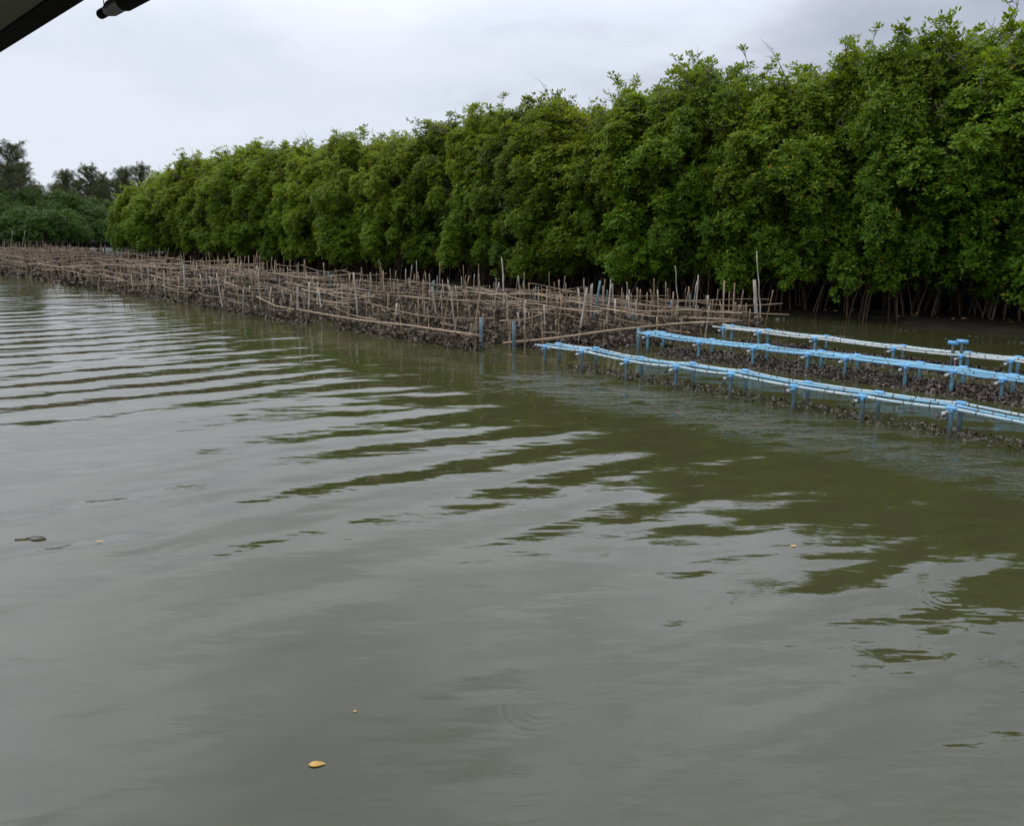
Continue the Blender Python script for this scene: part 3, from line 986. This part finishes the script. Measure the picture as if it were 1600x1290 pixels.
# poles standing on their own between racks and trees
POLES = [
    # top u, v, base u, t, thickness, material, label
    (784, 402, 790, 15.0, 1.2, 'grey_wood', 'pale pole leaning left, tallest above the middle racks'),
    (1182, 392, 1193, 16.8, .9, 'grey_wood', 'tallest thin bare pole leaning left at the right end of the bamboo racks'),
    (1178, 437, 1186, 16.6, 3.0, 'grey_wood', 'thick split pale post beside the tallest thin pole'),
    (1055, 415, 1064, 16.4, .9, 'grey_wood', 'tall thin pole leaning left above the end rail, left of the pale blue post'),
    (1088, 440, 1081, 16.4, .9, 'grey_wood', 'thin pole leaning right just behind the pale blue post'),
    (1078, 460, 1080, 16.2, 1.7, 'dull_blue', 'pale blue pipe post near the right end of the racks'),
    (1050, 468, 1046, 16.2, 1.4, 'pvc', 'short bright blue pipe post leaning right in the rear rack row'),
    (1148, 442, 1146, 16.4, 1.1, 'bamboo', 'tall upright bamboo pole left of the thick split post'),
    (1161, 453, 1157, 16.5, 1.1, 'bamboo', 'slightly curved bamboo pole between the upright pole and the split post'),
    (1149, 472, 1149, 15.6, 2.8, 'bamboo', 'thick short brown post at the right end of the rear rail'),
    (1156, 476, 1155, 15.8, 2.6, 'bamboo', 'second thick short brown post, just right of its twin at the rear rail'),
    (1166, 474, 1166, 16.0, 1.5, 'bamboo', 'thin stained stake at the very end of the rear rail'),
    (1122, 452, 1114, 16.4, 1.0, 'bamboo', 'crooked bamboo pole leaning right, midway along the rear rail'),
    (1125, 470, 1142, 15.0, 1.1, 'bamboo', 'bamboo stick leaning left and crossing the end rail'),
    (1104, 461, 1104, 16.2, 1.0, 'bamboo', 'straight bamboo stake right of the pale blue post'),
    (1071, 450, 1073, 16.6, .8, 'bamboo', 'thin dark stake left of the pale blue post'),
    (1016, 452, 1027, 16.5, 1.8, 'bamboo', 'thick brown pole leaning left above the rear racks'),
    (1012, 460, 1005, 15.5, 1.1, 'bamboo', 'bamboo stick leaning right across the thick brown pole'),
    (996, 449, 994, 16.0, 1.7, 'bamboo', 'stout upright brown stake left of the thick leaning pole'),
    (1044, 450, 1042, 16.6, 1.0, 'bamboo', 'slim bamboo pole behind the short bright blue post'),
    (1028, 459, 1030, 14.2, 1.0, 'bamboo', 'plain bamboo stake right of the thick leaning pole'),
    (980, 440, 979, 16.5, .8, 'grey_wood', 'slim grey pole rising above the rear rack row near its right part'),
    (913, 435, 913, 14.0, .9, 'grey_wood', 'slim pale pole standing over the middle of the nearest rack'),
    (926, 443, 921, 14.0, 1.2, 'grey_wood', 'whitish pole leaning right over the nearest rack'),
    (943, 446, 941, 15.5, .9, 'grey_wood', 'thin grey pole right of the whitish leaning pole'),
    (873, 437, 878, 15.5, 1.4, 'bamboo', 'brown crooked pole leaning left behind the nearest rack'),
    (884, 442, 883, 12.5, .9, 'bamboo', 'long thin stake beside the brown crooked pole'),
    (855, 448, 853, 12.0, 1.4, 'bamboo', 'stout bamboo pole with square cut top in the nearest rack'),
    (837, 447, 834, 14.5, 1.3, 'dull_blue', 'grey blue pipe leaning right in the nearest rack'),
    (810, 430, 815, 16.0, 1.1, 'grey_wood', 'bleached pole leaning left, right of the tallest middle pole'),
    (809, 432, 803, 16.1, .7, 'grey_wood', 'thin stick leaning right against the bleached pole'),
    (741, 428, 740, 16.5, 1.0, 'grey_wood', 'left one of two grey poles standing close together before the dark roots'),
    (747, 428, 750, 16.5, 1.0, 'grey_wood', 'right one of two grey poles standing close together before the dark roots'),
    (721, 432, 721, 16.5, 1.0, 'grey_wood', 'single grey stake left of the two close grey poles'),
    (775, 434, 778, 16.5, .8, 'grey_wood', 'thin grey stake left of the tallest middle pole'),
    (644, 414, 638, 16.5, 1.0, 'grey_wood', 'whitish pole leaning right before the mangroves'),
    (651, 407, 652, 16.5, 1.0, 'grey_wood', 'tall white pole right beside the whitish leaning one'),
    (610, 420, 610, 16.5, .9, 'grey_wood', 'thin pale pole left of the two whitish poles'),
    (401, 415, 408, 13.5, 1.3, 'grey_wood', 'pale pole leaning left in the third rack'),
    (372, 401, 373, 16.8, 1.2, 'grey_wood', 'white topped pole before the dark foot of the left mangroves'),
    (360, 404, 361, 16.8, 1.2, 'grey_wood', 'grey pole left of the white topped pole'),
    (340, 402, 340, 16.8, 1.1, 'grey_wood', 'upright pole farthest left before the mangrove foot'),
    (20, 360, 21, 13.5, 1.6, 'grey_wood', 'pale grey pole at the left edge of the photo before the far bushes'),
    (39, 361, 39, 14.5, 1.6, 'grey_wood', 'grey pole right of the pale one at the left edge'),
]
for i, (u, v, ub, t, th, mt, lab) in enumerate(POLES):
    tp = on_t(u, v, t)
    b = on_t(ub, 480, t); b.z = -.3
    rs = random.Random(700 + i)
    n = 8
    pts = [b.lerp(tp, q / n) + Vector((rs.uniform(-.012, .012), rs.uniform(-.012, .012), 0)) for q in range(n + 1)]
    r = .016 * th
    mbx = MB().tube([p - b for p in pts], [r * (1.1 if q % 2 else .95) * (1 - .25 * q / n) for q in range(n + 1)], 7)
    blue = mt in ('dull_blue', 'pvc')
    o = mbx.obj('pipe_post' if blue else 'pole', M[mt], None, b)
    tag(o, lab, 'post' if blue or th > 2.5 else 'pole', 'poles standing among the oyster racks')

for (u, v0, v1, lab) in ((752, 540, 496, 'blue pipe post in the water beside the end of the pale front rail'),
                         (803, 545, 501, 'blue pipe post just left of the front pipe rack'),
                         (997, 545, 512, 'blue pipe post left of the middle pipe rack')):
    b = at(u, v0); _, t = st(b)
    tp = on_t(u + 1, v1, t)
    mbx = MB().tube([(0, 0, -.4), (0, 0, tp.z * .5), (0, 0, tp.z)], .034, 10)
    o = mbx.obj('pipe_post', M['dull_blue'], None, b)
    tag(o, lab, 'post', 'blue posts near the pipe racks')

# ------------------------------------------------------------------ blue pipe racks
def pipe_rack(label, left, right_t, t_left, legs_u, rail_m, n_mid, z, leg_row_v, bed, zwob, width=.36):
    sL, tL = left
    root = tag(empty('pipe_rack', P(sL, tL, 0)), label, 'oyster rack', 'blue pipe oyster racks')
    org = root.location.copy()
    S = legs_u                                  # s positions of the frames, from the left end
    def tt(s): return tL + (right_t - tL) * (sL - s) / (sL - 2.5)
    leg_me = MB().tube([(0, 0, -.5), (0, 0, -.1), (0, 0, .28)], .024, 10).mesh('leg', M['post'] if label.startswith(('mid', 'rear')) else M['post_dark'])
    tee = MB()
    ax = P(1, 0) ; ct = Vector((DX, DY, 0))
    tee.tube([ct * -.052, ct * -.046, ct * .046, ct * .052], [.023, .027, .027, .023], 12)
    tee.tube([(0, 0, -.055), (0, 0, 0)], .027, 10)
    tee_me = tee.mesh('tee_joint', M['joint'])
    cp = MB()
    cn = Vector((NX, NY, 0))
    cp.tube([cn * -.065, cn * -.06, cn * (width + .06)], [.012, .018, .018], 8)
    cross_me = cp.mesh('cross_pipe', M['pvc_white'])
    zs = {}
    for i, s in enumerate(S):
        zz = z + zwob[i % len(zwob)]
        zs[i] = zz
        for side in (0, 1):
            off = 0.0 if side == 0 else width
            so = s - (.0 if side == 0 else random.uniform(-.04, .04))
            p = P(so, tt(s) + off, 0) - org
            o = link('leg', leg_me, root, (p.x, p.y, zz - .30))
            o.rotation_euler = (random.uniform(-.02, .02), random.uniform(-.02, .02), 0)
            link('tee_joint', tee_me, root, (p.x, p.y, zz))
        p = P(s + .06, tt(s), 0) - org
        link('cross_pipe', cross_me, root, (p.x, p.y, zz - .055))
    offs = [0.0] + [width * (k + 1) / (n_mid + 1) for k in range(n_mid)] + [width]
    ties = MB()
    for k, of in enumerate(offs):
        pts = []
        rs = random.Random(int(of * 1000) + int(sL * 77))
        for i, s in enumerate(S):
            lift = 0.0 if k in (0, len(offs) - 1) else .005
            pts.append(P(s, tt(s) + of + rs.uniform(-.02, .02) * (0 < k < len(offs) - 1), zs[i] + lift))
            if i + 1 < len(S):
                s2 = (s + S[i + 1]) / 2
                sag = rs.uniform(.002, .02)
                for q in (.25, .5, .75):
                    sm_ = s + (S[i + 1] - s) * q
                    zz = zs[i] * (1 - q) + zs[i + 1] * q - sag * 4 * q * (1 - q) + lift
                    pts.append(P(sm_, tt(sm_) + of + .01 * math.sin(q * 3.1 + k), zz))
        ext = random.uniform(.05, .25)
        first = pts[0] + (pts[0] - pts[1]).normalized() * ext
        pts = [first] + pts
        m = rail_m[k % len(rail_m)]
        MB().tube([p - org for p in pts], .0165, 10).obj('rail_pipe', m, root)
        # string loops that tie the oyster lines to the pipe
        for i in range(len(pts) - 1):
            L = (pts[i + 1] - pts[i]).length
            for q in range(int(L / .11)):
                if rs.random() < .3: continue
                c = pts[i].lerp(pts[i + 1], (q + rs.random()) / max(1, int(L / .11))) - org
                dd = (pts[i + 1] - pts[i]).normalized()
                hw = rs.uniform(.003, .008)
                ties.tube([c - dd * hw, c + dd * hw], .0192, 7)
                if rs.random() < .25:
                    ties.tube([c + Vector((0, 0, -.02)), c + Vector((rs.uniform(-.01, .01), 0, -.02 - rs.uniform(.03, .1)))], .004, 3)
    o = ties.obj('string_ties', M['string'], root); o['kind'] = 'stuff'
    # oysters on the lines: a low bed breaking the surface, and clusters under the frames
    C_ = []
    if bed:
        s_hi, s_lo, wd, hgt, dens = bed
        m = int((s_hi - s_lo) * dens)
        ss = rng.uniform(s_lo, s_hi, m)
        q = rng.uniform(-1, 1, m)
        lump = .55 + .45 * np.sin(ss * 5.1) * np.sin(ss * 2.3 + q * 3)
        zz = (1 - q * q) * hgt * (.5 + .5 * lump) * rng.uniform(.3, 1.1, m) - .01
        t_ = np.array([tt(x) for x in ss]) + width * .5 + q * wd * .5 + .12
        C_.append(np.stack([DX * ss + NX * t_, DY * ss + NY * t_, zz], 1))
    for s in S:
        m = 9
        ss = s + .08 + rng.normal(0, .03, m)
        t_ = tt(s) - .02 + rng.normal(0, .03, m)
        C_.append(np.stack([DX * ss + NX * t_, DY * ss + NY * t_, z - .07 + rng.normal(0, .03, m)], 1))
    C_ = np.concatenate(C_) - np.array(org)[None]
    V, F_ = shells_np(C_, .05)
    o = link('oysters', mesh_np('oysters', V, F_, M['oyster_wet']), root); o['kind'] = 'stuff'
    return root, org, tt, zs


def s_of(u, v, z):
    return st(at(u, v, z))[0]


ZR = .30
f_s = [s_of(*p, ZR) for p in ((852, 541), (916, 549), (985, 560), (1063, 572), (1150, 585), (1246, 601), (1352, 618), (1487, 641))]
f_s += [f_s[-1] - .95 * k for k in range(1, 5)]
pA, pB = at(852, 541, ZR), at(1487, 641, ZR)
sA, tA = st(pA); sB, tB = st(pB)
t_at25 = tA + (tB - tA) * (sA - 2.5) / (sA - sB)
pipe_rack('front pipe rack with pale bleached rails, nearest to the open water', (sA, tA), t_at25, None, f_s,
          [M['pvc_pale'], M['pvc_rail'], M['pvc_pale']], 1, ZR, None, (sA - .3, -2.0, .6, .010, 260), (0, .02, -.02, .01, .02, -.01), .34)
m_s = [s_of(*p, ZR) for p in ((1012, 523), (1090, 533), (1166, 545), (1258, 554), (1318, 561), (1411, 573), (1484, 582), (1567, 590))]
m_s += [m_s[-1] - .9 * k for k in range(1, 6)]
pA, pB = at(1012, 523, ZR), at(1567, 590, ZR)
sA, tA = st(pA); sB, tB = st(pB)
t_at25 = tA + (tB - tA) * (sA - 2.5) / (sA - sB)
pipe_rack('middle pipe rack with four bright blue rails, between the pale front and rear ones', (sA, tA), t_at25, None, m_s,
          [M['pvc_rail']], 2, ZR, None, (sA - .3, -3.0, 1.0, .12, 2000), (.005, -.02, -.005, .0, .005, 0), .40)
r_s = [s_of(*p, ZR) for p in ((1130, 513), (1181, 520), (1268, 530), (1390, 544), (1500, 555), (1580, 563))]
r_s += [r_s[-1] - .95 * k for k in range(1, 6)]
pA, pB = at(1130, 513, ZR), at(1580, 563, ZR)
sA, tA = st(pA); sB, tB = st(pB)
t_at25 = tA + (tB - tA) * (sA - 2.5) / (sA - sB)
root3, org3, tt3, _ = pipe_rack('rear pipe rack with chalky white rails and two raised stub posts', (sA, tA), t_at25, None, r_s,
                                [M['pvc_white'], M['pvc_white'], M['pvc_pale']], 1, ZR, None, (sA - .3, -3.0, 1.0, .12, 1800), (.01, .01, .005, -.015, -.01, 0), .36)
for (u, v) in ((1490, 537), (1504, 535)):
    p = on_t(u, v, tt3(4.5) + .1)
    mbx = MB().tube([(0, 0, -.4 - p.z), (0, 0, 0)], .026, 10)
    o = mbx.obj('stub_post', M['post'], root3, p - org3)
    tt_ = MB().tube([Vector((DX, DY, 0)) * -.075, Vector((DX, DY, 0)) * .075], .032, 10)
    tt_.obj('stub_tee', M['joint'], root3, p - org3 + Vector((0, 0, .012)))

# low clumps of oysters breaking the water between the nearest bamboo rack and the pipe racks
C_ = []
for (u, v, w_, n_) in ((885, 541, .35, 90), (915, 541, .25, 60), (965, 537, .5, 160), (990, 527, .3, 130), (945, 544, .3, 60), (1030, 540, .4, 90), (855, 528, .4, 160), (905, 523, .5, 240), (965, 508, .6, 300)):
    p = at(u, v)
    s_, t_ = st(p)
    a = rng.normal(0, 1, (n_, 2)) * w_ * .5
    ss, tt_ = s_ + a[:, 0], t_ + a[:, 1] * .4
    C_.append(np.stack([DX * ss + NX * tt_, DY * ss + NY * tt_, np.abs(rng.normal(0, .06, n_)) - .01], 1))
V, F_ = shells_np(np.concatenate(C_), .08)
tag(link('oyster_clumps', mesh_np('oyster_clumps', V, F_, M['oyster_wet'])), 'low dark oyster clumps breaking the water between bamboo and pipe racks', 'oysters', None, 'stuff')

# ------------------------------------------------------------------ boat canopy overhead and the rolled blind at its edge
ZC = CAM_H + .55


def at_up(u, v, z):
    r = ray(u, v)
    k = (z - CAM_H) / r.z
    return Vector((r.x * k, r.y * k, z))


_, tE = st(at_up(70, 39, ZC))
can = tag(empty('boat_canopy', P(0, tE, ZC)), 'grey boat canopy with black edge beam cut off at the top left corner', 'canopy')
o_ = can.location.copy()


def slab(name, s0, s1, t0, t1, z0, z1, mat, parent, org, ns=1, bow=0.0):
    vs, fs = [], []
    nt = 10
    for i in range(ns + 1):
        for j in range(nt + 1):
            for z in (z0, z1):
                q = j / nt
                p = P(s0 + (s1 - s0) * i / ns, t0 + (t1 - t0) * q, z + bow * 4 * q * (1 - q)) - org
                vs.append(tuple(p))
    def ix(i, j, k): return (i * (nt + 1) + j) * 2 + k
    for i in range(ns):
        for j in range(nt):
            fs.append((ix(i, j, 0), ix(i + 1, j, 0), ix(i + 1, j + 1, 0), ix(i, j + 1, 0)))
            fs.append((ix(i, j, 1), ix(i, j + 1, 1), ix(i + 1, j + 1, 1), ix(i + 1, j, 1)))
        fs.append((ix(i, 0, 0), ix(i, 0, 1), ix(i + 1, 0, 1), ix(i + 1, 0, 0)))
        fs.append((ix(i, nt, 0), ix(i + 1, nt, 0), ix(i + 1, nt, 1), ix(i, nt, 1)))
    for i in (0, ns):
        for j in range(nt):
            fs.append((ix(i, j, 0), ix(i, j + 1, 0), ix(i, j + 1, 1), ix(i, j, 1)))
    return link(name, mesh_np(name, vs, fs, mat), parent)


slab('canopy_sheet', -2.2, 5.5, tE - 1.897, tE - .067, ZC + .006, ZC + .024, M['canopy'], can, o_, 8, .05)
slab('edge_beam', -2.2, 5.5, tE - .065, tE, ZC, ZC + .026, M['black_trim'], can, o_)
slab('edge_beam', -2.2, 5.5, tE - 1.96, tE - 1.9, ZC, ZC + .026, M['black_trim'], can, o_)

ZB = CAM_H + .50
pe = at_up(157, 23, ZB)
sE, tB_ = st(pe)
bl = tag(empty('rolled_blind', pe), 'dark rolled up side blind hanging by a cord below the canopy edge', 'blind')
dv = Vector((-DX, -DY, 0))
MB().tube([dv * 0, dv * .004, dv * .075], [.009, .0115, .0115], 14).obj('end_plug', M['black_trim'], bl)
MB().tube([dv * .055, dv * .085, dv * .5, dv * 2.4], [.0135, .0185, .0185, .0185], 16).obj('roll', M['grey_roll'], bl)
MB().tube([dv * .165, dv * .172, dv * .60, dv * .605], [.0195, .0225, .0225, .0195], 16).obj('sleeve', M['black_trim'], bl)
MB().tube([dv * .03 + Vector((0, 0, .011)), dv * .03 + Vector((0, 0, .12))], .0012, 5).obj('cord', M['grey_wood'], bl)

# ------------------------------------------------------------------ leaves adrift on the water
def drift_leaf(u, v, L, W, ang, lab, curl=.03):
    p = at(u, v)
    vs, fs = [], []
    n = 7
    for i in range(n + 1):
        q = i / n
        hw = W * .5 * math.sin(math.pi * q ** .8) ** .8 if 0 < i < n else .0008
        z = .003 + curl * L * (q - .5) ** 2
        for sgn, zz in ((-1, .10 * hw), (0, 0), (1, .16 * hw)):
            vs.append(((q - .5) * L, sgn * hw, z + zz))
    for i in range(n):
        for k in (0, 1):
            a = i * 3 + k
            fs.append((a, a + 3, a + 4, a + 1))
    o = link('floating_leaf', mesh_np('floating_leaf', vs, fs, M['fallen'], True), None, p)
    o.rotation_euler = (0, 0, ang)
    return tag(o, lab, 'leaf', 'leaves adrift on the water')


drift_leaf(495, 1194, .07, .036, .1, 'largest yellow leaf floating at the bottom of the photo')
drift_leaf(39, 842, .06, .03, .3, 'yellow leaf floating beside a thin dark twig at the left')
drift_leaf(156, 846, .055, .022, .2, 'small brownish leaf floating right of the leaf with the twig')
drift_leaf(555, 1111, .02, .012, .8, 'tiny yellow leaf speck above the largest floating leaf')
drift_leaf(1240, 853, .05, .025, .5, 'small yellow leaf on the green tree reflection at the right')
pt = at(52, 842)
mbx = MB().tube([(-.12, -.02, .004), (-.05, .0, .006), (.0, .02, .012), (.05, .03, .006), (.09, .0, .004), (.04, -.03, .004), (.0, -.02, .003)], .004, 5)
tag(mbx.obj('twig', M['bark'], None, pt), 'thin dark bent twig floating at the left beside a yellow leaf', 'twig')
print('trees', n_tree, 'objects', len(bpy.data.objects))
